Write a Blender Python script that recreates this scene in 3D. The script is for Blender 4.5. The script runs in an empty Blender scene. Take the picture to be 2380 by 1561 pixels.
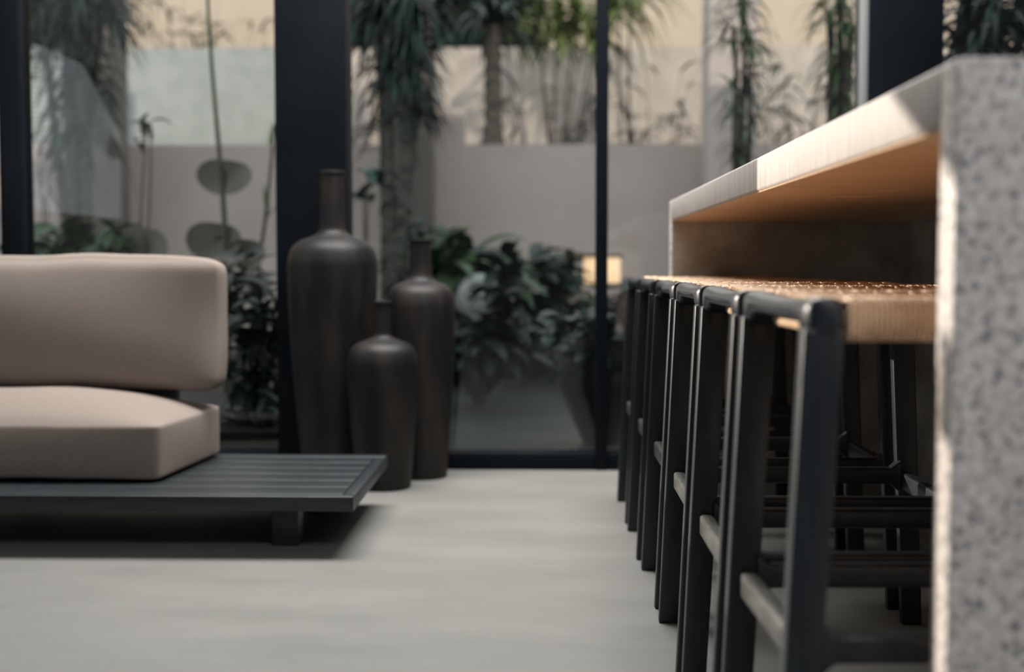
import bpy, bmesh, math, random
from mathutils import Vector, Matrix
from mathutils.geometry import tessellate_polygon

random.seed(7)
S = bpy.context.scene
COL = S.collection
rnd = random.uniform

# ---------------------------------------------------------------- camera
F = 2950.0
CAM_H = 0.697
PITCH = math.atan(163 / F)
YAW = math.asin(math.sin(math.atan(66 / F * math.cos(PITCH))))
fw = Vector((-math.sin(YAW) * math.cos(PITCH), math.cos(YAW) * math.cos(PITCH), -math.sin(PITCH)))
rt = Vector((math.cos(YAW), math.sin(YAW), 0))
up = rt.cross(fw)
cam_d = bpy.data.cameras.new('camera')
cam = bpy.data.objects.new('camera', cam_d)
COL.objects.link(cam)
cam.location = (0, 0, CAM_H)
cam.rotation_euler = (math.pi / 2 - PITCH, 0, YAW)
cam_d.sensor_width = 36
cam_d.lens = F / 2380 * 36
cam_d.clip_start = 0.05
cam_d.dof.use_dof = True
cam_d.dof.focus_distance = 2.35
cam_d.dof.aperture_fstop = 2.25
S.camera = cam


def P(px, py, Y):
    """world point at depth Y that the lens sees at photo pixel (px, py)"""
    d = fw + rt * ((px - 1190) / F) + up * ((780.5 - py) / F)
    return Vector((0, 0, CAM_H)) + d * (Y / d.y)


# ---------------------------------------------------------------- materials
def new_mat(name):
    m = bpy.data.materials.new(name)
    m.use_nodes = True
    nt = m.node_tree
    return m, nt, nt.nodes['Principled BSDF']


def N(nt, typ, **kw):
    n = nt.nodes.new(typ)
    for k, v in kw.items():
        setattr(n, k, v)
    return n


def coords(nt, scale=(1, 1, 1), rot=(0, 0, 0)):
    tc = N(nt, 'ShaderNodeTexCoord')
    mp = N(nt, 'ShaderNodeMapping')
    mp.inputs['Scale'].default_value = scale
    mp.inputs['Rotation'].default_value = rot
    nt.links.new(tc.outputs['Object'], mp.inputs['Vector'])
    return mp.outputs['Vector']


def noise(nt, vec, scale, detail=4, rough=0.55):
    n = N(nt, 'ShaderNodeTexNoise')
    n.inputs['Scale'].default_value = scale
    n.inputs['Detail'].default_value = detail
    n.inputs['Roughness'].default_value = rough
    nt.links.new(vec, n.inputs['Vector'])
    return n.outputs['Fac']


def ramp(nt, fac, stops):
    r = N(nt, 'ShaderNodeValToRGB')
    el = r.color_ramp.elements
    while len(el) < len(stops):
        el.new(0.5)
    for e, (p, c) in zip(el, stops):
        e.position = p
        e.color = (*c, 1)
    nt.links.new(fac, r.inputs['Fac'])
    return r.outputs['Color']


def bump(nt, b, fac, strength, dist=0.01):
    n = N(nt, 'ShaderNodeBump')
    n.inputs['Strength'].default_value = strength
    n.inputs['Distance'].default_value = dist
    nt.links.new(fac, n.inputs['Height'])
    nt.links.new(n.outputs['Normal'], b.inputs['Normal'])


def simple(name, c1, c2, scale=8, rough=0.6, stretch=(1, 1, 1), bmp=0.0, spec=0.5, lo=0.35, hi=0.65, bd=0.01, detail=4):
    m, nt, b = new_mat(name)
    v = coords(nt, stretch)
    f = noise(nt, v, scale, detail)
    nt.links.new(ramp(nt, f, [(lo, c1), (hi, c2)]), b.inputs['Base Color'])
    b.inputs['Roughness'].default_value = rough
    b.inputs['Specular IOR Level'].default_value = spec
    if bmp:
        bump(nt, b, f, bmp, bd)
    return m


def mix_rgb(nt, fac, a, b, mode='MIX'):
    n = N(nt, 'ShaderNodeMix', data_type='RGBA', blend_type=mode)
    if isinstance(fac, float):
        n.inputs[0].default_value = fac
    else:
        nt.links.new(fac, n.inputs[0])
    for i, s in ((6, a), (7, b)):
        if isinstance(s, tuple):
            n.inputs[i].default_value = (*s, 1)
        else:
            nt.links.new(s, n.inputs[i])
    return n.outputs[2]


def terrazzo():
    m, nt, b = new_mat('pepper_concrete')
    v = coords(nt)
    base = ramp(nt, noise(nt, v, 9, 5), [(0.3, (0.61, 0.56, 0.53)), (0.7, (0.75, 0.705, 0.67))])
    fine = ramp(nt, noise(nt, v, 100, 3), [(0.34, (0.26, 0.25, 0.255)), (0.50, (0.86, 0.84, 0.82)), (0.60, (1.0, 1.0, 1.0)), (0.72, (1.25, 1.25, 1.22))])
    c = mix_rgb(nt, 0.75, base, fine, 'MULTIPLY')
    vo = N(nt, 'ShaderNodeTexVoronoi')
    vo.inputs['Scale'].default_value = 88
    nt.links.new(v, vo.inputs['Vector'])
    sp = ramp(nt, vo.outputs['Distance'], [(0.22, (1, 1, 1)), (0.34, (0, 0, 0))])
    gate = N(nt, 'ShaderNodeSeparateColor')
    nt.links.new(vo.outputs['Color'], gate.inputs[0])
    gt = N(nt, 'ShaderNodeMath', operation='GREATER_THAN')
    gt.inputs[1].default_value = 0.5
    nt.links.new(gate.outputs[0], gt.inputs[0])
    mu = N(nt, 'ShaderNodeMath', operation='MULTIPLY')
    nt.links.new(sp, mu.inputs[0])
    nt.links.new(gt.outputs[0], mu.inputs[1])
    c = mix_rgb(nt, mu.outputs[0], c, (0.13, 0.125, 0.14))
    nt.links.new(c, b.inputs['Base Color'])
    b.inputs['Roughness'].default_value = 0.55
    bump(nt, b, noise(nt, coords(nt, (3, 3, 0.4)), 60, 5), 0.15, 0.004)
    return m


def glass_mat():
    m, nt, b = new_mat('clear_glass')
    nt.nodes.remove(b)
    out = nt.nodes['Material Output']
    tr = N(nt, 'ShaderNodeBsdfTransparent')
    tr.inputs[0].default_value = (0.93, 0.955, 0.95, 1)
    gl = N(nt, 'ShaderNodeBsdfGlossy')
    gl.inputs['Roughness'].default_value = 0.0
    fr = N(nt, 'ShaderNodeFresnel')
    fr.inputs['IOR'].default_value = 1.5
    mx = N(nt, 'ShaderNodeMixShader')
    nt.links.new(fr.outputs[0], mx.inputs[0])
    nt.links.new(tr.outputs[0], mx.inputs[1])
    nt.links.new(gl.outputs[0], mx.inputs[2])
    nt.links.new(mx.outputs[0], out.inputs['Surface'])
    return m


def leaf_mat(name, c1, c2, rough=0.42, trans=0.0):
    m, nt, b = new_mat(name)
    v = coords(nt)
    f = noise(nt, v, 6, 3)
    nt.links.new(ramp(nt, f, [(0.35, c1), (0.65, c2)]), b.inputs['Base Color'])
    b.inputs['Roughness'].default_value = rough
    b.inputs['Specular IOR Level'].default_value = 0.3
    return m


def cord_mat():
    m, nt, b = new_mat('paper_cord')
    v = coords(nt)
    w = N(nt, 'ShaderNodeTexWave', wave_type='BANDS', bands_direction='DIAGONAL')
    w.inputs['Scale'].default_value = 130
    w.inputs['Distortion'].default_value = 1.5
    nt.links.new(v, w.inputs['Vector'])
    c1 = ramp(nt, noise(nt, v, 14, 4), [(0.35, (0.58, 0.37, 0.225)), (0.68, (0.84, 0.60, 0.40))])
    c = mix_rgb(nt, 0.35, c1, ramp(nt, w.outputs['Fac'], [(0.2, (0.55, 0.5, 0.45)), (0.8, (1.1, 1.08, 1.05))]), 'MULTIPLY')
    nt.links.new(c, b.inputs['Base Color'])
    b.inputs['Roughness'].default_value = 0.42
    bump(nt, b, w.outputs['Fac'], 0.4, 0.002)
    return m


M = {}
M['floor'] = simple('micro_cement', (0.180, 0.178, 0.168), (0.232, 0.229, 0.217), 3.2, 0.62, (0.6, 1.6, 1), 0.05, 0.35, 0.3, 0.7, detail=8)
M['ceil'] = simple('ceiling_paint', (0.5, 0.48, 0.46), (0.55, 0.53, 0.5), 3, 0.8)
M['room'] = simple('room_plaster', (0.11, 0.11, 0.11), (0.14, 0.14, 0.14), 3, 0.85)
M['black'] = simple('black_steel', (0.004, 0.0062, 0.009), (0.006, 0.0086, 0.012), 4, 0.5, spec=0.08)
M['alu'] = simple('grey_aluminium', (0.20, 0.205, 0.21), (0.23, 0.235, 0.24), 4, 0.5)
M['terrazzo'] = terrazzo()
M['honed'] = simple('honed_concrete', (0.42, 0.375, 0.345), (0.57, 0.525, 0.49), 26, 0.55, (1, 2.2, 0.35), 0.12, 0.4, 0.3, 0.7, bd=0.004, detail=7)
M['board'] = simple('oak_board', (0.46, 0.29, 0.16), (0.62, 0.42, 0.26), 7, 0.5, (1.0, 9.0, 9.0), 0.06, 0.4)
M['dark_panel'] = simple('shaded_concrete_panel', (0.25, 0.245, 0.23), (0.42, 0.41, 0.39), 9, 0.5, (1, 1, 1), 0.05)  # counter concrete made darker; shade under the top is in the colour
M['ebony'] = simple('ebonised_wood', (0.005, 0.008, 0.012), (0.012, 0.017, 0.022), 16, 0.37, (4, 4, 0.5), 0.03, 0.5)
M['foot'] = simple('lit_footrest_wood', (0.03, 0.033, 0.032), (0.085, 0.086, 0.08), 30, 0.38, (5, 0.6, 5), 0.05)  # ebonised wood made paler; light from the left is in the colour
M['cord'] = cord_mat()
M['slat'] = simple('charcoal_slat_wood', (0.008, 0.012, 0.015), (0.022, 0.029, 0.033), 14, 0.42, (0.4, 8, 4), 0.05)
M['linen'] = simple('linen', (0.245, 0.203, 0.178), (0.285, 0.24, 0.212), 240, 0.9, (1, 1, 1), 0.1, 0.2, bd=0.002)
M['vase'] = simple('bronze_glaze', (0.003, 0.004, 0.007), (0.026, 0.020, 0.015), 6, 0.55, (2.2, 2.2, 0.6), 0.04, 0.35, 0.38, 0.72)
M['glass'] = glass_mat()
M['patio'] = simple('dark_paving', (0.036, 0.046, 0.05), (0.058, 0.07, 0.073), 3, 0.35, bmp=0.05)
M['soil'] = simple('soil', (0.03, 0.026, 0.022), (0.06, 0.05, 0.04), 14, 0.9, bmp=0.4)
M['mauve'] = simple('mauve_render', (0.51, 0.425, 0.39), (0.55, 0.465, 0.43), 2.5, 0.9)
M['pinkwall'] = simple('pale_pink_render', (0.50, 0.42, 0.365), (0.60, 0.52, 0.46), 5, 0.9, bmp=0.03)
M['greywall'] = simple('pale_grey_cladding', (0.34, 0.36, 0.34), (0.42, 0.43, 0.41), 5, 0.8)
M['cream'] = simple('cream_render', (0.60, 0.48, 0.37), (0.64, 0.52, 0.41), 1.5, 0.9)
M['column'] = simple('brown_grey_render', (0.13, 0.112, 0.1), (0.165, 0.142, 0.126), 3, 0.9)
M['trunk'] = simple('palm_bark', (0.03, 0.027, 0.025), (0.10, 0.088, 0.076), 9, 0.9, (1, 1, 5), 0.5)
M['stem'] = leaf_mat('green_stem', (0.05, 0.06, 0.035), (0.10, 0.10, 0.06), 0.6)
M['leaf_dark'] = leaf_mat('dark_leaf', (0.00816, 0.02176, 0.01768), (0.0238, 0.0476, 0.03536), 0.42)
M['leaf_teal'] = leaf_mat('blue_green_leaf', (0.0204, 0.051, 0.0442), (0.051, 0.102, 0.0816), 0.40)
M['leaf_mid'] = leaf_mat('mid_green_leaf', (0.0204, 0.051, 0.0204), (0.0476, 0.0884, 0.034), 0.42)
M['leaf_green'] = leaf_mat('fresh_green_leaf', (0.045, 0.085, 0.04), (0.11, 0.16, 0.07), 0.42)
M['leaf_lime'] = leaf_mat('lime_leaf', (0.10, 0.15, 0.04), (0.20, 0.24, 0.07), 0.42)
M['leaf_olive'] = leaf_mat('olive_leaf', (0.13, 0.125, 0.095), (0.17, 0.165, 0.13), 0.6)
M['leaf_rust'] = leaf_mat('rust_leaf', (0.16, 0.08, 0.035), (0.26, 0.14, 0.07), 0.5)
M['pot_dark'] = simple('dark_pot', (0.012, 0.014, 0.016), (0.024, 0.026, 0.026), 8, 0.5)
M['pale_stone'] = simple('pale_stone', (0.28, 0.30, 0.30), (0.38, 0.39, 0.39), 6, 0.6)
M['terracotta'] = simple('terracotta', (0.50, 0.30, 0.18), (0.60, 0.38, 0.24), 6, 0.8)
m, nt, b = new_mat('lamp_glow')
b.inputs['Base Color'].default_value = (0.8, 0.6, 0.4, 1)
b.inputs['Emission Color'].default_value = (1.0, 0.62, 0.34, 1)
b.inputs['Emission Strength'].default_value = 0.9
M['glow'] = m


# ---------------------------------------------------------------- mesh helpers
def link(name, bm, mat, parent=None, smooth=True, angle=40):
    bmesh.ops.recalc_face_normals(bm, faces=bm.faces[:])
    me = bpy.data.meshes.new(name)
    bm.to_mesh(me)
    bm.free()
    me.materials.append(mat)
    if smooth:
        me.polygons.foreach_set('use_smooth', [True] * len(me.polygons))
        me.set_sharp_from_angle(angle=math.radians(angle))
    o = bpy.data.objects.new(name, me)
    COL.objects.link(o)
    if parent is not None:
        o.parent = parent
    return o


def empty(name, loc=(0, 0, 0), rz=0.0):
    o = bpy.data.objects.new(name, None)
    o.empty_display_size = 0.1
    COL.objects.link(o)
    o.location = loc
    o.rotation_euler = (0, 0, rz)
    return o


def tag(o, label=None, cat=None, group=None, kind=None):
    if label:
        o['label'] = label
    if cat:
        o['category'] = cat
    if group:
        o['group'] = group
    if kind:
        o['kind'] = kind
    return o


def add_hexa(bm, c8, bev=0.0, seg=3):
    """box from 8 corners (bottom 4 ccw, top 4 ccw)"""
    vs = [bm.verts.new(c) for c in c8]
    fs = [(0, 3, 2, 1), (4, 5, 6, 7), (0, 1, 5, 4), (1, 2, 6, 5), (2, 3, 7, 6), (3, 0, 4, 7)]
    faces = [bm.faces.new([vs[i] for i in f]) for f in fs]
    if bev:
        es = list({e for f in faces for e in f.edges})
        bmesh.ops.bevel(bm, geom=es, offset=bev, segments=seg, profile=0.5, affect='EDGES')


def add_box(bm, x0, x1, y0, y1, z0, z1, bev=0.0, seg=3):
    add_hexa(bm, [(x0, y0, z0), (x1, y0, z0), (x1, y1, z0), (x0, y1, z0),
                  (x0, y0, z1), (x1, y0, z1), (x1, y1, z1), (x0, y1, z1)], bev, seg)


def box(name, mat, x0, x1, y0, y1, z0, z1, bev=0.0, parent=None, seg=3):
    bm = bmesh.new()
    add_box(bm, x0, x1, y0, y1, z0, z1, bev, seg)
    return link(name, bm, mat, parent)


def add_tube(bm, pts, radii, sides=6, cap=True):
    rings = []
    n = len(pts)
    prev = None
    for i, p in enumerate(pts):
        p = Vector(p)
        t = (Vector(pts[min(i + 1, n - 1)]) - Vector(pts[max(i - 1, 0)])).normalized()
        a = prev if prev else (Vector((1, 0, 0)) if abs(t.x) < 0.8 else Vector((0, 0, 1)))
        u = (a - t * a.dot(t)).normalized()
        prev = u
        w = t.cross(u)
        r = radii[i] if isinstance(radii, (list, tuple)) else radii
        rings.append([bm.verts.new(p + (u * math.cos(k * 2 * math.pi / sides) + w * math.sin(k * 2 * math.pi / sides)) * r) for k in range(sides)])
    for a, c in zip(rings, rings[1:]):
        for k in range(sides):
            bm.faces.new((a[k], a[(k + 1) % sides], c[(k + 1) % sides], c[k]))
    if cap:
        bm.faces.new(rings[0][::-1])
        bm.faces.new(rings[-1])


def add_lathe(bm, prof, seg=48, wob=0.0):
    """prof: (r, z) list; open ends are capped if r small"""
    rings = []
    for r, z in prof:
        rings.append([bm.verts.new((r * math.cos(2 * math.pi * k / seg) * (1 + wob * math.sin(3 * 2 * math.pi * k / seg + z * 9)),
                                    r * math.sin(2 * math.pi * k / seg), z)) for k in range(seg)])
    for a, c in zip(rings, rings[1:]):
        for k in range(seg):
            bm.faces.new((a[k], a[(k + 1) % seg], c[(k + 1) % seg], c[k]))
    bm.faces.new(rings[0][::-1])
    bm.faces.new(rings[-1])


def smooth_prof(pts, n=8):
    out = []
    for i in range(len(pts) - 1):
        p0 = pts[max(i - 1, 0)]
        p1, p2 = pts[i], pts[i + 1]
        p3 = pts[min(i + 2, len(pts) - 1)]
        for k in range(n):
            t = k / n
            q = []
            for j in range(2):
                q.append(0.5 * (2 * p1[j] + (p2[j] - p0[j]) * t + (2 * p0[j] - 5 * p1[j] + 4 * p2[j] - p3[j]) * t * t + (3 * p1[j] - p0[j] - 3 * p2[j] + p3[j]) * t ** 3))
            out.append(tuple(q))
    out.append(pts[-1])
    return out


def add_blade(bm, base, d, length, width, droop=0.8, n=6, fold=0.25, shape='strap', side=None):
    """one leaf: a folded, tapering strip that arches under its weight"""
    d = Vector(d).normalized()
    z = Vector((0, 0, 1))
    s = side or d.cross(z)
    if s.length < 1e-3:
        s = Vector((1, 0, 0))
    s.normalize()
    p = Vector(base)
    prev = None
    step = length / n
    for i in range(n + 1):
        t = i / n
        if shape == 'strap':
            w = width * (0.55 + 0.45 * min(1, t * 5)) * (1 - t ** 2.2)
        elif shape == 'ovate':
            w = width * (math.sin(math.pi * min(1, (t * 0.94 + 0.04)) ** 0.75) ** 0.9)
        else:
            w = width * math.sqrt(max(0, 1 - (2 * t - 1) ** 2))
        w = max(w, width * 0.03)
        nrm = s.cross(d).normalized()
        ring = (bm.verts.new(p - s * w / 2 + nrm * w * fold), bm.verts.new(p), bm.verts.new(p + s * w / 2 + nrm * w * fold))
        if prev:
            bm.faces.new((prev[0], prev[1], ring[1], ring[0]))
            bm.faces.new((prev[1], prev[2], ring[2], ring[1]))
        prev = ring
        d = (d - z * droop * step / max(length, 1e-3) * (0.5 + t)).normalized()
        p = p + d * step


# ---------------------------------------------------------------- setting: room
GY = 4.30                    # inner face of the glass front
XL, XR, YB, ZC = -1.97, 3.2, -3.0, 3.05
tag(box('floor', M['floor'], XL - .2, XR + .2, YB - .2, GY + .12, -0.1, 0.0), 'pale grey micro-cement floor', kind='structure')
tag(box('ceiling', M['ceil'], XL - .2, XR + 1.2, YB - .2, GY + .75, ZC, ZC + .2), kind='structure')
tag(box('wall_back', M['room'], XL - .2, XR + .2, YB - .2, YB, 0, ZC), kind='structure')
tag(box('wall_right', M['room'], XR, XR + .2, YB, GY + .12, 0, ZC), kind='structure')

# added spot beam on the counter, cut to shape by an unseen wall opening
BEAM_DIR = Vector((1, -0.65, -0.27)).normalized()
TGT = Vector((0.387, 1.8, 0.75))
SPOT = TGT - BEAM_DIR * 20


def to_left_wall(Y, z):
    p = Vector((0.387, Y, z))
    t = (XL - SPOT.x) / (p.x - SPOT.x)
    q = SPOT + (p - SPOT) * t
    return (q.y, q.z)


beam_cutout = [to_left_wall(*q) for q in ((1.03, .692), (1.60, .972), (2.31, .972), (2.31, .795), (2.70, .795), (2.70, .20), (1.03, .20), (1.03, .53), (1.235, .538), (1.235, .640), (1.03, .55))]  # outline and notch shaped only to cut the beam's patch of light
outer = [(YB, 0), (GY + .12, 0), (GY + .12, ZC), (YB, ZC)]
bm = bmesh.new()
loops = [[Vector((0, y, z)) for y, z in outer], [Vector((0, y, z)) for y, z in beam_cutout]]
flat = [v for l in loops for v in l]
vs = [bm.verts.new((XL, v.y, v.z)) for v in flat]
for tri in tessellate_polygon(loops):
    bm.faces.new([vs[i] for i in tri])
bmesh.ops.recalc_face_normals(bm, faces=bm.faces[:])
ext = bmesh.ops.extrude_face_region(bm, geom=bm.faces[:])
bmesh.ops.translate(bm, verts=[g for g in ext['geom'] if isinstance(g, bmesh.types.BMVert)], vec=(-0.03, 0, 0))
tag(link('wall_left', bm, M['room'], smooth=False), kind='structure')


def px_x(px, Y=GY, py=617):
    return P(px, py, Y).x


# black steel pillars and glazed bays
def pillar(x0, x1, label):
    o = box('pillar', M['black'], x0, x1, GY, GY + .14, 0, ZC, .004)
    return tag(o, label, kind='structure')


xa0, xa1 = px_x(642), px_x(807)
xb0, xb1 = px_x(2012), px_x(2184)
pillar(xa0, xa1, 'wide black steel pillar behind the three bronze vases')
pillar(xb0, xb1, 'wide black steel pillar behind the stone counter')


def window(n, x0, x1, stiles):
    e = empty(f'window_{n}', ((x0 + x1) / 2, GY + .06, 0))
    tag(e, kind='structure')
    cx = (x0 + x1) / 2

    def part(name, mat, a, b_, y0, y1, z0, z1, bev=.003):
        o = box(name, mat, a - cx, b_ - cx, y0 - GY - .06, y1 - GY - .06, z0, z1, bev, e)
        return o
    part('bottom_rail', M['black'], x0, x1, GY + .01, GY + .09, 0, .058)
    part('top_rail', M['black'], x0, x1, GY + .01, GY + .09, ZC - .07, ZC)
    edges = [x0] + [v for s in stiles for v in s] + [x1]
    for s in stiles:
        part('mullion', M['alu'] if n == 3 else M['black'], s[0], s[1], GY, GY + .10, .0, ZC)
    for a, b_ in zip(edges[::2], edges[1::2]):
        part('glass_pane', M['glass'], a, b_, GY + .05, GY + .058, .058, ZC - .07, 0)
    return e


ml0, ml1 = px_x(3), px_x(55)
mm0, mm1 = px_x(1386), px_x(1413)
window(1, XL, xa0, [(ml0, ml1)])
window(2, xa1, mm1, [(mm0, mm1 - .0005)])
window(3, mm1, xb0, [(xb0 - .022, xb0 - .001)])
window(4, xb1, XR, [])

# ---------------------------------------------------------------- counter
CX, CY0, CY1, CZ, CB = 0.387, 1.20, 3.84, 0.891, 1.15
ct = empty('bar_counter', (CX, CY0, 0))
tag(ct, 'long pepper-grey concrete bar counter with waterfall ends and oak-lined underside', 'counter')


def cpart(name, mat, x0, x1, y0, y1, z0, z1, bev):
    return box(name, mat, x0 - CX, x1 - CX, y0 - CY0, y1 - CY0, z0, z1, bev, ct)


cpart('countertop', M['honed'], CX, CB, CY0 + .0495, CY1 - .0495, CZ - .062, CZ, .006)
for y0 in (CY0, CY1 - .05):
    cpart('end_panel', M['terrazzo'], CX, CB, y0, y0 + .05, 0, CZ, .005)
cpart('underside_board', M['board'], CX + .003, CB - .08, CY0 + .05, CY1 - .05, CZ - .0635, CZ - .0605, .0)
cpart('end_shade_sheet', M['dark_panel'], CX + .004, CB - .06, CY1 - .062, CY1 - .0495, 0, CZ - .0635, 0)  # added sheet carrying painted shade over the end panel's inner face
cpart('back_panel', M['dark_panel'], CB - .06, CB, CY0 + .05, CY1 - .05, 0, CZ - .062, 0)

# ---------------------------------------------------------------- bar stools
SW_T = 0.452      # seat width across (X)
SD = 0.352        # depth along the row (Y)
SPL = 0.029       # splay of each leg
ST = 0.669


def build_stool():
    root = empty('bar_stool')
    # each leg: tapered, splayed sideways, rounded edges
    for sx in (0, 1):
        for sy in (0, 1):
            y0 = 0.0 if sy == 0 else SD - .027
            y1 = y0 + .027

            def xr(z, w):
                off = SPL * (1 - z / ST)
                return (-off, -off + w) if sx == 0 else (SW_T + off - w, SW_T + off)
            bm = bmesh.new()
            a, b_ = xr(0, .038)
            c, d = xr(.632, .043)
            add_hexa(bm, [(a, y0 + .002, 0), (b_, y0 + .002, 0), (b_, y1 - .002, 0), (a, y1 - .002, 0),
                          (c, y0, .632), (d, y0, .632), (d, y1, .632), (c, y1, .632)], .0035, 3)
            link('leg', bm, M['ebony'], root)
    # top rails along the row, thick at the joints and scooped between them
    for sx in (0, 1):
        x0, x1 = (0, .044) if sx == 0 else (SW_T - .044, SW_T)
        bm = bmesh.new()
        YS = [0, .004, .010, .018, .028, .05, .09, .12, .15, .18, .3, .5, .7, .82, .85, .88, .91, .95, .972, .982, .990, .996, 1]
        n = len(YS) - 1
        prev = None
        for i in range(n + 1):
            t = i / n
            y = SD * YS[i]
            e = min(y, SD - y)
            zt = ST - .004 - .006 * math.sin(math.pi * YS[i])
            k = min(1.0, max(0.0, (e - .031) / .03))
            zb = .622 + .016 * (1 - (1 - k) ** 2)
            if i in (0, n):
                zt -= .001
            prof = []
            r = .013
            for cx, cz, a0 in ((x1 - r, zt - r, 0), (x0 + r, zt - r, 90), (x0 + r, zb + r, 180), (x1 - r, zb + r, 270)):
                for q in range(4):
                    an = math.radians(a0 + q * 30)
                    prof.append((cx + r * math.cos(an), cz + r * math.sin(an)))
            rr = .020
            sh = 1 - math.sqrt(max(0, 1 - (1 - min(e, rr) / rr) ** 2))
            mx, mz = (x0 + x1) / 2, (zt + zb) / 2
            ring = [bm.verts.new((mx + (px - mx) * (1 - .46 * sh), y, mz + (pz - mz) * (1 - .10 * sh))) for px, pz in prof]
            if prev:
                for q in range(len(ring)):
                    bm.faces.new((prev[q], prev[(q + 1) % len(ring)], ring[(q + 1) % len(ring)], ring[q]))
            else:
                bm.faces.new(ring)
            prev = ring
        bm.faces.new(prev)
        link('top_rail', bm, M['ebony'], root)
    # stretchers across (near and far) with filleted ends, footrests along the row
    for sy in (0, 1):
        y0 = .004 if sy == 0 else SD - .032
        off = SPL * (1 - .3 / ST)
        xa, xb = -off + .036, SW_T + off - .036
        bm = bmesh.new()
        n = 24
        prev = None
        for i in range(n + 1):
            x = xa + (xb - xa) * i / n
            e = min(x - xa, xb - x)
            g = .016 * max(0, 1 - e / .020) ** 2
            zt, zb = .308 + g, .277 - g
            y1 = y0 + .028
            r = .006
            prof = []
            for cy, cz, a0 in ((y1 - r, zt - r, 0), (y0 + r, zt - r, 90), (y0 + r, zb + r, 180), (y1 - r, zb + r, 270)):
                for q in range(4):
                    an = math.radians(a0 + q * 30)
                    prof.append((cy + r * math.cos(an), cz + r * math.sin(an)))
            ring = [bm.verts.new((x, py, pz)) for py, pz in prof]
            if prev:
                for q in range(len(ring)):
                    bm.faces.new((prev[q], prev[(q + 1) % len(ring)], ring[(q + 1) % len(ring)], ring[q]))
            else:
                bm.faces.new(ring)
            prev = ring
        bm.faces.new(prev)
        link('stretcher', bm, M['ebony'], root)
    for sx in (0, 1):
        off = SPL * (1 - .29 / ST)
        x0 = -off + .013 if sx == 0 else SW_T + off - .035
        bm = bmesh.new()
        add_box(bm, x0, x0 + .022, .032, SD - .032, .266, .300, .005, 3)
        o = link('footrest', bm, M['foot'] if sx == 0 else M['ebony'], root)
        if sx == 0:
            o['label'] = 'footrest bar painted paler for light from the left'
    # seat: paper cord wound over the two cross bars and woven
    for nm, y0 in (('seat_bar', .006), ('seat_bar', SD - .036)):
        bm = bmesh.new()
        add_box(bm, .04, SW_T - .04, y0 + .004, y0 + .026, .630, .652, .006, 3)
        link(nm, bm, M['cord'], root)
    bm = bmesh.new()
    ncord = 64
    xs0, xs1 = .047, SW_T - .047
    for i in range(ncord):
        x = xs0 + (xs1 - xs0) * i / (ncord - 1)
        r = .0031
        u = (x - SW_T / 2) / (SW_T / 2)
        dip = -.008 * (1 - u * u)
        pts = []
        wv = .0016 * (1 if i % 2 else -1)
        zt = ST - .007
        for t in range(15):
            s = t / 14
            y = .012 + (SD - .024) * s
            pts.append((x, y, zt + dip * math.sin(math.pi * s) + wv * math.sin(s * math.pi * 9)))
        head = [(x, .020, .620), (x, .007, .622), (x, .001, .630), (x, -.0005, .643), (x, .001, zt - .008), (x, .005, zt - .002)]
        tail = [(x + 0, SD - y_, z_) for (_, y_, z_) in head][::-1]
        pts = head + pts + tail
        j = [rnd(-.0006, .0006) for _ in range(2)]
        pts = [(p[0] + j[0], p[1] + j[1] * (1 if p[1] < .02 else 0), p[2]) for p in pts]
        add_tube(bm, pts, r, 6)
    ncross = 22
    for i in range(ncross):
        y = .03 + (SD - .06) * i / (ncross - 1)
        s = (y - .012) / (SD - .024)
        pts = []
        for q in range(33):
            x = xs0 - .004 + (xs1 - xs0 + .008) * q / 32
            u = (x - SW_T / 2) / (SW_T / 2)
            pts.append((x, y, ST - .0065 - .008 * (1 - u * u) * math.sin(math.pi * s) + .0022 * math.sin(q * math.pi / 2 + i * math.pi)))
        add_tube(bm, pts, .0034, 6)
    link('woven_seat', bm, M['cord'], root)
    # padding of cord ends that hang below the seat between the rails
    bm = bmesh.new()
    add_box(bm, .034, SW_T - .034, .034, SD - .034, .621, .640, .006, 3)
    link('seat_underside', bm, M['cord'], root)
    return root


def copy_tree(o, parent=None):
    c = o.copy()
    COL.objects.link(c)
    c.parent = parent
    for ch in o.children:
        copy_tree(ch, c)
    return c


stool_labels = [
    'black woven bar stool at the near end of the counter, largest in view',
    'second black woven bar stool from the near end of the counter',
    'third black woven bar stool from the near end of the counter',
    'fourth black woven bar stool from the near end of the counter',
    'fifth black woven bar stool from the near end, second from the glass',
    'black woven bar stool farthest along the row, closest to the glass front',
]
stool0 = build_stool()
jit = [(.013, .047, .034), (-.002, .004, .002), (-.001, .0, -.003), (.001, .002, .003), (-.004, .004, -.004), (-.003, 0, .004)]
for i in range(6):
    o = stool0 if i == 0 else copy_tree(stool0)
    o.location = (.2615 + jit[i][0], 1.27 + .4265 * i + jit[i][1], 0)
    o.rotation_euler = (0, 0, jit[i][2])
    tag(o, stool_labels[i], 'stool', 'woven bar stools along the counter')

# ---------------------------------------------------------------- daybed platform and cushions
PX1, PY0, PY1, PT = -0.446, 2.995, 3.66, 0.147
PX0 = -1.93
db = empty('daybed_platform', (PX1, PY0, 0))
tag(db, 'low charcoal slatted wooden daybed platform under the beige cushions', 'daybed')


def dpart(name, mat, x0, x1, y0, y1, z0, z1, bev):
    return box(name, mat, x0 - PX1, x1 - PX1, y0 - PY0, y1 - PY0, z0, z1, bev, db)


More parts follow.
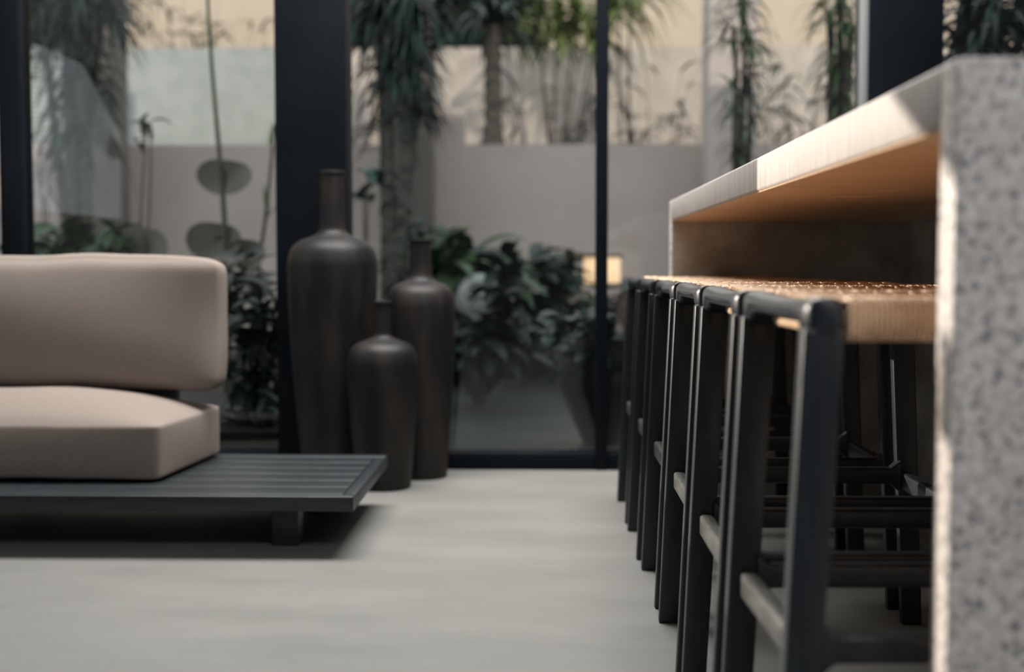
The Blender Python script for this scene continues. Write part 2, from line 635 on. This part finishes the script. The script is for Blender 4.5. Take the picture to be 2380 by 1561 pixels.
dpart('front_rail', M['slat'], PX0, PX1, PY0, PY0 + .03, PT - .037, PT, .003)
dpart('rear_rail', M['slat'], PX0, PX1, PY1 - .03, PY1 + .015, PT - .037, PT, .003)
dpart('side_rail', M['slat'], PX1 - .03, PX1, PY0 + .03, PY1 - .03, PT - .037, PT - .002, .003)
dpart('side_rail', M['slat'], PX0, PX0 + .03, PY0 + .03, PY1 - .03, PT - .037, PT - .002, .003)
ns = 6
span = PY1 - PY0 - .066
for i in range(ns):
    y0 = PY0 + .033 + span * i / ns
    dpart('slat', M['slat'], PX0 + .031, PX1 - .031, y0 + .003, y0 + span / ns - .004, PT - .022, PT - .001, .002)
for x in (px_x(625, 3.12), PX0 + .12):
    for y0 in (PY0 + .12, PY1 - .10):
        dpart('leg', M['slat'], x, x + .068, y0, y0 + .07, 0, PT - .04, .004)
# low backrest board that holds the loose cushion
dpart('backrest', M['slat'], PX0 + .05, -1.06, PY1 + .015, PY1 + .041, PT - .03, .56, .004)
dpart('slat_light_stop', M['slat'], PX0 + .031, PX1 - .031, PY0 + .031, PY1 - .031, PT - .034, PT - .0235, 0)  # added hidden board; stops light falling through the slat gaps
dpart('plinth', M['slat'], PX0 + .05, -1.0, 3.25, 3.62, PT - .0005, PT + .003, .002)


def cushion(name, label, w, d, h, loc, rx=0.0, puff=.05, side=.018, front=.015, corner=.035, seed=0, wr=.004, skew=0):
    """soft filled cushion: rounded box with swollen faces, w along X, d along Y, h along Z; base at loc"""
    rs = random.Random(seed)
    bm = bmesh.new()
    bmesh.ops.create_cube(bm, size=1.0)
    bmesh.ops.subdivide_edges(bm, edges=bm.edges[:], cuts=23, use_grid_fill=True)
    ph = [rs.uniform(0, 6.28) for _ in range(6)]
    for v in bm.verts:
        x, y, z = v.co * 2
        hx, hy, hz = w / 2, d / 2, h / 2
        p = Vector((x * hx, y * hy, z * hz))
        # round the edges
        r = corner
        q = Vector((max(-hx + r, min(hx - r, p.x)), max(-hy + r, min(hy - r, p.y)), max(-hz + r, min(hz - r, p.z))))
        dv = p - q
        if dv.length > 1e-6:
            p = q + dv.normalized() * min(dv.length, r) if dv.length > r else q + dv
        fx, fy, fz = 1 - abs(x) ** 3.0, 1 - abs(y) ** 2.4, 1 - abs(z) ** 2.2
        p.z += (1 if z > 0 else 0) * abs(z) ** 3 * puff * fx * fy
        p.y += (1 if y > 0 else -1) * abs(y) ** 3 * front * fx * fz
        p.x += (1 if x > 0 else -1) * abs(x) ** 3 * side * fy * fz
        p += Vector((math.sin(p.z * 23 + ph[0]) * .3, math.sin(p.x * 9 + ph[1]) + math.sin(p.x * 5 + p.z * 14 + ph[2]), math.sin(p.x * 11 + ph[3]) * .6 + math.sin(p.x * 27 + ph[4]) * .3)) * wr
        if p.x > 0:
            p.x += skew * (p.y / d) * (p.x / hx)
        v.co = p + Vector((0, 0, h / 2))
    o = link(name, bm, M['linen'], None, angle=80)
    o.location = loc
    o.rotation_euler = (rx, 0, 0)
    sub = o.modifiers.new('smooth', 'SUBSURF')
    sub.levels = sub.render_levels = 1
    return tag(o, label, 'cushion')


cushion('seat_cushion', 'thick beige linen seat cushion lying on the charcoal daybed platform', .93, .48, .148,
        (-1.413, 3.420, PT + .003), puff=.066, side=.006, front=.010, corner=.014, seed=2, wr=.0025, skew=.04)
cushion('back_cushion', 'upright beige linen back cushion leaning above the seat cushion', 1.0, .125, .376,
        (-1.397, 3.560, .347), rx=-.06, puff=.006, side=.006, front=.03, corner=.04, seed=5, wr=.0055)


# ---------------------------------------------------------------- vases
def vase(label, cx, cy, h, prof):
    o_e = empty('bottle_vase', (cx, cy, 0))
    tag(o_e, label, 'vase', 'bronze bottle vases by the glass front')
    pr = smooth_prof(prof, 6)
    bm = bmesh.new()
    add_lathe(bm, pr, 56, .006)
    link('body', bm, M['vase'], o_e, angle=50)
    rn = prof[-1][0]
    bm = bmesh.new()
    add_lathe(bm, [(rn - .006, h - .012), (rn + .002, h - .012), (rn + .004, h - .006), (rn + .002, h), (rn - .006, h), (rn - .009, h - .004)], 40)
    link('rim', bm, M['vase'], o_e)
    return o_e


def vprof(h, R, rb, rn, zs, zn):
    """R max radius reached at zs, rb base radius, rn neck radius, zn where the neck starts"""
    a = zn - zs
    return [(rb * .95, 0), (rb, .012), (rb + (R - rb) * .34, zs * .28), (rb + (R - rb) * .72, zs * .60), (R * .985, zs * .88), (R, zs),
            (R * .985, zs + a * .34), (R * .90, zs + a * .66), (R * .72, zs + a * .86), (R * .50, zs + a * .96), (rn * 1.16, zs + a * 1.10), (rn, zs + a * 1.35), (rn * .97, zn + (h - zn) * .6), (rn * .98, h - .006)]


bv = P(773, 617, 4.15)
vase('tallest of three dark bronze bottle vases, in front of the wide black pillar', bv.x, 4.15, 1.006,
     vprof(1.006, .147, .104, .0415, .68, .795))
mv = P(977, 617, 4.17)
vase('middle-sized dark bronze bottle vase, behind and right of the smallest vase', mv.x, 4.17, .785,
     vprof(.785, .115, .086, .0355, .55, .648))
sv = P(889, 617, 3.96)
vase('smallest of three dark bronze bottle vases, in front at the daybed corner', sv.x, 3.96, .588,
     vprof(.588, .111, .086, .0262, .375, .468))

# ---------------------------------------------------------------- garden
tag(box('ground', M['patio'], -8, 9, GY + .12, 9.0, -0.12, -0.005), 'dark grey paving outside the glass', kind='structure')
tag(box('garden_bed', M['soil'], -8, 9, 8.05, 15.9, -0.1, 0.12), kind='structure')
LW = 9.3
z_low = P(1200, 335, LW).z
tag(box('garden_wall', M['mauve'], P(-260, 600, LW).x, 6.5, LW, LW + .2, 0, z_low), 'low mauve rendered garden wall behind the plants', kind='structure')
b0, b1 = P(985, 300, LW).x, P(1080, 300, LW).x
tag(box('garden_pier', M['mauve'], b0, b1, LW - .02, LW + .21, 0, P(1040, 252, LW).z), 'raised mauve step in the low garden wall', kind='structure')
RW = 12.2
tag(box('boundary_wall', M['pinkwall'], P(640, 200, RW).x, 8, RW, RW + .25, 0, P(1200, 110, RW).z), 'pale pink sunlit boundary wall', kind='structure')
# pale grey slatted cladding on the left
g = empty('boundary_cladding', (P(300, 200, RW).x, RW - .02, 0))
tag(g, 'pale grey clad boundary wall behind the left bay', kind='structure')
gx0, gx1 = P(-200, 200, RW).x - g.location.x, P(700, 200, RW).x - g.location.x
bm = bmesh.new()
zt = P(300, 108, RW).z
add_box(bm, gx0, gx1, 0, .2, 0, zt - .02)
nb = 30
for i in range(nb):
    z0 = 1.4 + (zt - 1.4) * i / nb
    add_box(bm, gx0, gx0 + 1.35, -.02, .01, z0 + .008, z0 + (zt - 1.4) / nb - .004)
link('cladding', bm, M['greywall'], g, smooth=False)
tag(box('planting_bed', M['soil'], -3.9, xa0 + .02, 4.62, 7.9, -.1, .09, .01), kind='structure')
tag(box('reflection_blocker', M['room'], -24.5, -24, -6, 18, 0, 8), kind='structure')  # added unseen dark slab; dims what the glass reflects through the left opening
tag(box('neighbour_house', M['cream'], -9, 9, 15.9, 16.4, 0, 7), 'sunlit cream house wall behind the garden', kind='structure')


# columns of the pergola
def column(px0, px1, Y, label, ztop=3.4, mat='column'):
    x0, x1 = P(px0, 400, Y).x, P(px1, 400, Y).x
    return tag(box('garden_column', M[mat], x0, x1, Y, Y + (x1 - x0), 0, ztop, .006), label, kind='structure')


column(168, 268, 8.85, 'brown rendered garden column in the left bay')
column(893, 1003, 8.85, 'brown rendered garden column behind the vases')
column(1645, 1762, 8.85, 'mauve rendered garden column left of the counter', mat='mauve')


def plant(name, label, cat, loc, group=None):
    e = empty(name, loc)
    return tag(e, label, cat, group)


def local(e, p):
    return Vector(p) - Vector(e.location)


def base_h(p):
    if p.y > 8.05:
        return .118
    return .088 if p.x < xa0 and p.y < 7.9 else -.006


def dracaena(name, label, px, base_y, Y, heads, mat, stems=True, leaf=(.28, .42), width=.022, nleaf=46, droop=1.6, trunk_r=.02, up=.4, base_z=None, sub_mat=None):
    """cane plant: heads are (px, py) of the rosettes"""
    b = P(px, base_y, Y)
    b.z = base_h(b) if base_z is None else base_z
    e = plant(name, label, 'plant', b)
    bm = bmesh.new()
    bs = bmesh.new()
    for hx, hy, sc in heads:
        h = P(hx, hy, Y + rnd(-.12, .12))
        hl = local(e, h)
        if stems:
            k = 10
            pts = []
            for i in range(k + 1):
                t = i / k
                pts.append(Vector((hl.x * t ** 1.6, hl.y * t, hl.z * t)) + Vector((math.sin(t * 5 + hx) * .015, 0, 0)))
            add_tube(bs, pts, [trunk_r * (1.15 - .5 * i / k) for i in range(k + 1)], 8)
        for _ in range(int(nleaf * sc)):
            a = rnd(0, 2 * math.pi)
            el = rnd(-.5, 1.2) * up + rnd(-.2, .5)
            d = Vector((math.cos(a) * math.cos(el), math.sin(a) * math.cos(el), math.sin(el)))
            o = hl + Vector((rnd(-.02, .02), rnd(-.02, .02), rnd(-.10, .04)))
            add_blade(bm, o, d, rnd(*leaf) * (.7 + .3 * sc), width * rnd(.8, 1.2), droop * rnd(.7, 1.3), 7, .18)
    link('foliage', bm, mat, e, angle=80)
    if stems:
        link('stem', bs, M['trunk'], e)
    else:
        bs.free()
    return e


def bush(name, label, px, Y, pts, mat, leaf=(.16, .26), width=.09, nper=14, droop=1.1, stem_r=.008, base_z=None, shape='ovate', base_px_y=800):
    b = P(px, base_px_y, Y)
    b.z = base_h(b) if base_z is None else base_z
    e = plant(name, label, 'plant', b)
    bm, bs = bmesh.new(), bmesh.new()
    for hx, hy in pts:
        h = local(e, P(hx, hy, Y + rnd(-.2, .2)))
        add_tube(bs, [Vector((0, 0, 0)) + Vector((h.x * .1, h.y * .1, 0)), Vector((h.x * .5, h.y * .5, h.z * .62)), h], [stem_r * 1.4, stem_r * 1.1, stem_r * .6], 6)
        for _ in range(nper):
            a = rnd(0, 2 * math.pi)
            el = rnd(-.3, .9)
            d = Vector((math.cos(a) * math.cos(el), math.sin(a) * math.cos(el), math.sin(el)))
            o = h + Vector((rnd(-.05, .05), rnd(-.05, .05), rnd(-.08, .05)))
            s = d.cross(Vector((rnd(-.5, .5), rnd(-.5, .5), 1))).normalized()
            add_blade(bm, o, d, rnd(*leaf), width * rnd(.75, 1.25), droop * rnd(.6, 1.4), 7, .12, shape, s)
    link('foliage', bm, mat, e, angle=80)
    link('stem', bs, M['stem'], e)
    return e


# --- tall cane plants by the columns
dracaena('cane_plant', 'dark strap-leaved cane plant hanging over the left garden column', 180, 700, 7.2,
         [(90, 10, 1.2), (190, -20, 1.3), (150, 60, .9), (240, 20, 1.0), (185, 150, .7), (200, 230, .5), (170, 300, .45)], M['leaf_dark'],
         leaf=(.30, .48), width=.026, nleaf=60, droop=2.2, trunk_r=.03, up=.5)
dracaena('cane_plant', 'dense dark green cane plant cascading down the column behind the vases', 915, 700, 7.2,
         [(880, 20, 1.4), (960, 0, 1.4), (960, 70, 1.1), (955, 130, .8), (960, 190, .7), (965, 250, .6), (905, 150, .6), (900, 260, .35)], M['leaf_dark'],
         leaf=(.22, .38), width=.024, nleaf=70, droop=2.6, trunk_r=.03, up=.4)
dracaena('cane_plant', 'green cane plant trailing down the column left of the counter', 1720, 700, 6.9,
         [(1725, -10, 1.0), (1700, 60, .8), (1745, 90, .9), (1735, 170, .8), (1710, 220, .7), (1745, 270, .8), (1725, 330, .6)], M['leaf_green'],
         leaf=(.16, .28), width=.018, nleaf=34, droop=2.6, trunk_r=.018, up=.5)
dracaena('cane_plant', 'slim green cane plant against the left edge of the right pillar', 1950, 700, 6.6,
         [(1960, -20, 1.0), (1925, 30, .7), (1975, 60, .8), (1950, 110, .7), (1955, 170, .8), (1965, 230, .7)], M['leaf_green'],
         leaf=(.18, .30), width=.020, nleaf=36, droop=2.6, trunk_r=.03, up=.5)
dracaena('cane_plant', 'dark spiky cane plant behind the counter right of the right pillar', 2290, 700, 5.6,
         [(2250, 10, 1.0), (2320, -10, 1.2), (2380, 20, 1.0), (2290, 70, 1.0), (2360, 90, 1.1), (2230, 90, .8), (2420, 80, .9), (2300, 130, .9), (2400, 150, .9), (2240, 160, .8)], M['leaf_teal'],
         leaf=(.22, .38), width=.032, nleaf=36, droop=1.8, trunk_r=.025, up=.6)
# --- trees over the boundary wall
dracaena('leafy_tree', 'dark leafy tree rising over the pink boundary wall behind the vases', 1080, 600, 13.4,
         [(800, 30, 1.3), (870, -10, 1.5), (950, 60, 1.3), (1020, 10, 1.5), (1080, 60, 1.4), (1130, 0, 1.5), (1160, 70, 1.1), (850, 80, 1.2), (1010, 80, 1.2), (1190, 10, .9), (930, 0, 1.4), (1050, 85, 1.4), (1120, 90, 1.3), (970, 95, 1.3), (890, 100, 1.2), (1160, 30, 1.4), (1090, 20, 1.4), (830, 60, 1.3), (1180, 85, .9)], M['leaf_dark'],
         leaf=(.35, .6), width=.08, nleaf=120, droop=1.8, trunk_r=.05, up=.8)
dracaena('leafy_tree', 'dark leafy tree rising over the pale grey cladding in the left bay', 120, 600, 13.4,
         [(40, 30, 1.3), (110, 0, 1.5), (180, 40, 1.2), (230, 0, 1.0), (80, 70, 1.2), (50, 80, 1.2), (120, 80, 1.2), (100, 40, 1.4)], M['leaf_dark'],
         leaf=(.35, .6), width=.08, nleaf=120, droop=1.8, trunk_r=.05, up=.8)
dracaena('yucca', 'yellow-green yucca with arching leaves beside the middle mullion', 1290, 600, 11.3,
         [(1290, 70, 1.0), (1340, 30, .9), (1250, 20, .8), (1380, 80, .7), (1420, 20, .8)], M['leaf_lime'],
         leaf=(.40, .70), width=.05, nleaf=46, droop=1.6, trunk_r=.012, up=.8)
dracaena('yucca', 'feathery pale yucca right of the middle mullion', 1450, 600, 11.0,
         [(1440, 20, .9), (1470, -20, .8)], M['leaf_lime'],
         leaf=(.40, .75), width=.035, nleaf=40, droop=2.2, trunk_r=.012, up=.6)
# bare shrubs whose twigs and shadows veil the boundary wall


def twig_shrub(label, px, Y, top, spread, n, mat, leafy=6, base_z=.1):
    b = P(px, 500, Y)
    b.z = base_z
    e = plant('twiggy_shrub', label, 'shrub', b)
    bs, bm = bmesh.new(), bmesh.new()
    for i in range(n):
        t = local(e, P(px + rnd(-spread, spread), top + rnd(0, 130), Y + rnd(-.3, .3)))
        mid = Vector((t.x * .35 + rnd(-.1, .1), t.y * .4, t.z * .55))
        pts = [Vector((0, 0, 0)), mid, t]
        cv = []
        for k in range(9):
            s = k / 8
            cv.append(pts[0] * (1 - s) ** 2 + pts[1] * 2 * s * (1 - s) + pts[2] * s * s)
        add_tube(bs, cv, [.010 * (1 - .75 * k / 8) for k in range(9)], 5)
        for _ in range(leafy):
            q = cv[random.randint(4, 8)]
            a = rnd(0, 6.28)
            add_blade(bm, q, (math.cos(a), math.sin(a), rnd(-.2, .8)), rnd(.2, .38), .045, 1.6, 6, .15)
    link('foliage', bm, mat, e, angle=80)
    link('stem', bs, M['trunk'], e)
    return e


twig_shrub('twiggy shrub with thin leaves in front of the pink wall, left of the middle mullion', 1290, 11.2, 120, 150, 16, M['leaf_olive'])
twig_shrub('twiggy shrub in front of the pink wall between mullion and garden column', 1540, 11.2, 150, 120, 15, M['leaf_olive'])
twig_shrub('twiggy shrub in front of the pink wall beside the right pillar', 1850, 11.0, 130, 90, 14, M['leaf_teal'])
twig_shrub('tall twiggy shrub before the cream house above the grey cladding', 440, 14.2, -40, 200, 22, M['leaf_olive'], 10)

# thick bark trunks of the old palms beside the columns
for (px, w_, Y, lab) in ((186, 62, 8.3, 'thick dark palm trunk in front of the left garden column'), (902, 34, 8.3, 'slim dark palm trunk at the left edge of the column behind the vases')):
    c = P(px, 600, Y)
    e = plant('palm_tree', lab, 'tree', (c.x, Y, .118))
    bm = bmesh.new()
    r = w_ / 2 * Y / F
    add_lathe(bm, [(r * (1.0 + .10 * (i % 2) + .25 * max(0, 1 - i / 6)), i * .05) for i in range(52)], 18, .05)
    link('trunk', bm, M['trunk'], e, angle=30)
    bm = bmesh.new()
    for _ in range(90):
        a = rnd(0, 6.28)
        z = rnd(1.3, 2.5)
        add_blade(bm, (math.cos(a) * r, math.sin(a) * r, z), (math.cos(a), math.sin(a), rnd(-.2, .9)), rnd(.25, .5), .03, 3.0, 7, .2)
    link('crown', bm, M['leaf_dark'], e, angle=80)

# palm trunk behind the low wall
pb = P(1146, 340, 10.4)
pt = plant('palm_tree', 'ringed palm trunk standing behind the low mauve wall', 'tree', (pb.x, 10.4, 0.1))
bm = bmesh.new()
ztop = P(1146, 60, 10.4).z
prof = []
k = 44
for i in range(k):
    z = i / (k - 1) * (ztop - .1)
    prof.append((.062 + (.016 if i % 2 else 0) + .03 * max(0, 1 - abs(z - (pb.z - .05)) / .12), z))
add_lathe(bm, prof, 20)
link('trunk', bm, M['trunk'], pt, angle=30)
bm = bmesh.new()
for _ in range(70):
    a = rnd(0, 6.28)
    add_blade(bm, (0, 0, ztop - .12), (math.cos(a), math.sin(a), rnd(.1, 1.4)), rnd(.5, .9), .05, 1.8, 8, .2)
link('crown', bm, M['leaf_dark'], pt, angle=80)


# large round-leaved stems in the left bay
def round_leaf(label, px0, px1, top, Y, leaves, mat=None):
    b = P(px1, 600, Y)
    b.z = base_h(b)
    e = plant('round_leaved_plant', label, 'plant', b)
    bs, bm = bmesh.new(), bmesh.new()
    t = local(e, P(px0, top, Y))
    cv = [Vector((t.x * s ** 1.3 + math.sin(s * 5) * .02, 0, t.z * s)) for s in [q / 12 for q in range(13)]]
    add_tube(bs, cv, [.017 * (1 - .55 * q / 12) for q in range(13)], 8)
    for (lx, ly, w, h) in leaves:
        c = local(e, P(lx, ly, Y + .02))
        m2 = Y / F
        s = max(0, min(1, (c.z + .05) / t.z))
        add_tube(bs, [Vector((t.x * s ** 1.3, 0, t.z * s * .95)), c * .5 + Vector((t.x * s ** 1.3, 0, t.z * s)) * .5, c], .006, 5)
        n = 26
        cen = bm.verts.new(c)
        ring = []
        for q in range(n):
            a = q / n * 2 * math.pi
            rr = 1 - .16 * max(0, math.cos(a - 1.4)) ** 6
            ring.append(bm.verts.new(c + Vector((math.cos(a) * w * m2 / 2 * rr, -.03 + .02 * math.sin(2 * a), math.sin(a) * h * m2 / 2 * rr))))
        for q in range(n):
            bm.faces.new((cen, ring[q], ring[(q + 1) % n]))
    link('foliage', bm, mat or M['leaf_olive'], e, angle=80)
    link('stem', bs, M['stem'], e)
    return e


round_leaf('tall dark stem with broad round olive leaves behind the back cushion', 490, 522, -60, 6.0,
           [(525, 410, 130, 88), (500, 560, 130, 100), (575, 590, 90, 80)])
round_leaf('short olive plant with one broad round leaf left of the tall stem', 345, 350, 540, 6.3, [(340, 580, 110, 120)])
dracaena('reed_stem', 'thin slanting green stem with small upright leaves beside the wide pillar', 590, 700, 6.1,
         [(632, 290, .3), (618, 470, .25)], M['leaf_lime'], leaf=(.10, .17), width=.022, nleaf=12, droop=.8, trunk_r=.010, up=1.2)
dracaena('reed_stem', 'small young plant with olive leaves growing at the left garden column', 330, 700, 6.5,
         [(335, 300, .5), (350, 285, .3)], M['leaf_olive'], leaf=(.10, .17), width=.05, nleaf=12, droop=1.2, trunk_r=.007, up=.6)
dracaena('tufted_grass', 'dry tuft of thin grass blades against the mauve wall in the left bay', 110, 700, 7.4,
         [(100, 420, .8), (120, 380, .7)], M['leaf_olive'], leaf=(.25, .45), width=.010, nleaf=26, droop=2.0, trunk_r=.006, up=1.0)
# low planting along the paving
bush('broadleaf_bush', 'low green bush with broad leaves behind the back cushion, far left', 160, 6.4,
     [(90, 560), (150, 545), (200, 570), (250, 560), (60, 590), (130, 590), (230, 600)], M['leaf_mid'], leaf=(.14, .24), width=.08)
bush('broadleaf_bush', 'dark bush with long silvery leaves between daybed and wide pillar', 575, 5.0,
     [(545, 700), (590, 660), (620, 720), (560, 790), (610, 800), (560, 900), (600, 950), (630, 880), (545, 640), (590, 1000), (640, 960), (680, 760), (700, 900)], M['leaf_dark'],
     leaf=(.12, .22), width=.045, nper=24)
bush('silver_lily', 'pale blue-green lily leaves low between daybed and wide pillar', 600, 4.75,
     [(560, 900), (630, 930), (590, 980), (625, 700)], M['leaf_teal'], leaf=(.10, .17), width=.035, nper=5)
bush('broadleaf_bush', 'bright green banana-like bush right of the middle-sized vase', 1060, 7.2,
     [(1030, 560), (1080, 590), (1040, 620), (1110, 600), (1150, 640), (1090, 650), (1000, 600), (1020, 690)], M['leaf_mid'],
     leaf=(.25, .42), width=.10, nper=12)
bush('broadleaf_bush', 'dark green bush in the middle of the planting bed', 1190, 7.6,
     [(1170, 620), (1220, 640), (1260, 620), (1200, 700), (1150, 720), (1250, 720), (1300, 690), (1230, 780), (1180, 800), (1120, 780), (1290, 790)], M['leaf_dark'],
     leaf=(.20, .36), width=.10, nper=16)
bush('broadleaf_bush', 'green bush with a few rusty leaves left of the middle mullion', 1320, 7.9,
     [(1310, 610), (1340, 660), (1300, 700), (1350, 740), (1280, 760), (1330, 800), (1240, 810)], M['leaf_mid'],
     leaf=(.18, .32), width=.09, nper=13)
bush('rusty_shrub', 'small shrub of rusty dry leaves low in the planting bed', 1190, 7.3,
     [(1170, 790), (1220, 800), (1160, 830)], M['leaf_rust'], leaf=(.08, .14), width=.05, nper=8)
bush('broadleaf_bush', 'dark bush right of the middle mullion behind the far bar stool', 1450, 7.4,
     [(1440, 690), (1470, 720), (1430, 780), (1460, 810), (1500, 760), (1540, 740)], M['leaf_dark'],
     leaf=(.18, .30), width=.09, nper=15)
bush('white_flowering_plant', 'pale-leaved young plant between the wide pillar and garden column', 850, 6.8,
     [(855, 400), (845, 440)], M['leaf_teal'], leaf=(.10, .17), width=.07, nper=7)
dracaena('cane_plant', 'leaning dark cane with slim leaves beside the middle-sized vase', 930, 700, 6.3,
         [(955, 520, .8), (905, 440, .3), (985, 540, .6)], M['leaf_dark'], leaf=(.12, .22), width=.024, nleaf=22, droop=1.8, trunk_r=.012, up=.6)
# dark urn with a blue-green plant behind the middle mullion
ub = P(1400, 1030, 4.95)
ue = plant('planter_urn', 'dark rounded planter urn standing outside behind the middle mullion', 'planter', (ub.x, 5.0, -.005))
bm = bmesh.new()
add_lathe(bm, smooth_prof([(.075, 0), (.082, .02), (.125, .12), (.168, .24), (.178, .32), (.166, .40), (.158, .42), (.150, .415), (.14, .39)], 5), 44)
link('urn', bm, M['pot_dark'], ue)
bm = bmesh.new()
add_lathe(bm, [(.139, .37), (.139, .385)], 32)
link('soil', bm, M['soil'], ue)
bush('potted_plant', 'blue-green leafy plant growing in the dark urn', 1395, 5.0,
     [(1330, 760), (1300, 790), (1360, 740), (1400, 750), (1440, 770), (1345, 800), (1450, 800), (1380, 790)], M['leaf_teal'],
     leaf=(.09, .15), width=.06, nper=9, base_z=.38)
# pale rounded stone ball among the bushes
se = P(1112, 800, 6.9)
so = plant('stone_ball', 'pale rounded stone ball on a plinth among the bushes right of the vases', 'garden ornament', (se.x, 6.9, -.005))
zt = P(1120, 632, 6.9).z
R_ = .125
bm = bmesh.new()
add_lathe(bm, smooth_prof([(R_ * math.sin(math.radians(a)) + .001, zt - R_ * 1.15 - R_ * 1.15 * math.cos(math.radians(a))) for a in range(20, 181, 16)], 3), 36)
link('ball', bm, M['pale_stone'], so)
bm = bmesh.new()
add_box(bm, -.07, .07, -.07, .07, 0, zt - R_ * 2.2, .01)
link('plinth', bm, M['pot_dark'], so)
bush('broadleaf_bush', 'dark low bush in front of the pale stone ball', 1110, 6.3,
     [(1080, 790), (1130, 800), (1160, 780), (1100, 770), (1150, 840), (1070, 830), (1190, 800), (1170, 690), (1165, 640), (1150, 745)], M['leaf_dark'], leaf=(.14, .24), width=.07, nper=16)
# small warm lantern near the mullion
le = P(1398, 640, 7.9)
lo = plant('garden_lantern', 'small warm glowing garden lantern beside the middle mullion', 'lantern', (le.x, 7.9, -.006))
w = .11
z0, z1 = P(1398, 655, 7.9).z, P(1398, 596, 7.9).z
box('post', M['pot_dark'], -.02, .02, -.02, .02, 0, z0, .003, lo)
box('lamp_shade', M['glow'], -w, w, -w, w, z0, z1, .01, lo)
box('cap', M['pot_dark'], -w - .015, w + .015, -w - .015, w + .015, z1, z1 + .02, .004, lo)

# ---------------------------------------------------------------- light
W = bpy.data.worlds.new('world')
S.world = W
W.use_nodes = True
bg = W.node_tree.nodes['Background']
bg.inputs[0].default_value = (0.90, 0.95, 1.0, 1)
bg.inputs[1].default_value = 1.35

sd = bpy.data.lights.new('garden_sun', 'SUN')
so_ = bpy.data.objects.new('garden_sun', sd)
COL.objects.link(so_)
sdir = Vector((-0.30, 1, -0.345)).normalized()
so_.rotation_euler = sdir.to_track_quat('-Z', 'Y').to_euler()
so_.location = (3, -8, 8)
sd.energy = 1.9
sd.color = (1.0, 0.86, 0.70)
sd.angle = math.radians(0.8)

ld = bpy.data.lights.new('added_beam_spot', 'SPOT')  # added spot standing in for a second low sun on the counter
lo_ = bpy.data.objects.new('added_beam_spot', ld)
COL.objects.link(lo_)
lo_.location = SPOT
lo_.rotation_euler = BEAM_DIR.to_track_quat('-Z', 'Y').to_euler()
ld.energy = 29000
ld.color = (1.0, 0.90, 0.78)
ld.spot_size = math.radians(9)
ld.spot_blend = 0.2
ld.shadow_soft_size = 0.07

ad = bpy.data.lights.new('ceiling_skylight', 'AREA')
ao = bpy.data.objects.new('ceiling_skylight', ad)
COL.objects.link(ao)
ao.location = (-.2, 3.68, ZC - .04)
ad.shape = 'RECTANGLE'
ad.size, ad.size_y = 2.4, 1.0
ad.energy = 195
ad.color = (1.0, 0.975, 0.935)

ad = bpy.data.lights.new('rear_fill_light', 'AREA')  # added fill light to brighten the surfaces that face the camera
ao = bpy.data.objects.new('rear_fill_light', ad)
COL.objects.link(ao)
ao.location = (.9, -1.0, ZC - .04)
ad.shape = 'RECTANGLE'
ad.size, ad.size_y = 2.6, 1.4
ad.energy = 82
ad.color = (0.93, 0.97, 1.0)

# ---------------------------------------------------------------- colour management
S.view_settings.view_transform = 'Standard'
S.view_settings.look = 'None'
S.view_settings.gamma = 1
S.view_settings.use_curve_mapping = False
S.view_settings.exposure = 0.0
S.cycles.use_denoising = True
S.cycles.max_bounces = 8
S.cycles.transparent_max_bounces = 16
S.cycles.caustics_reflective = False
S.cycles.caustics_refractive = False
S.cycles.sample_clamp_indirect = 6
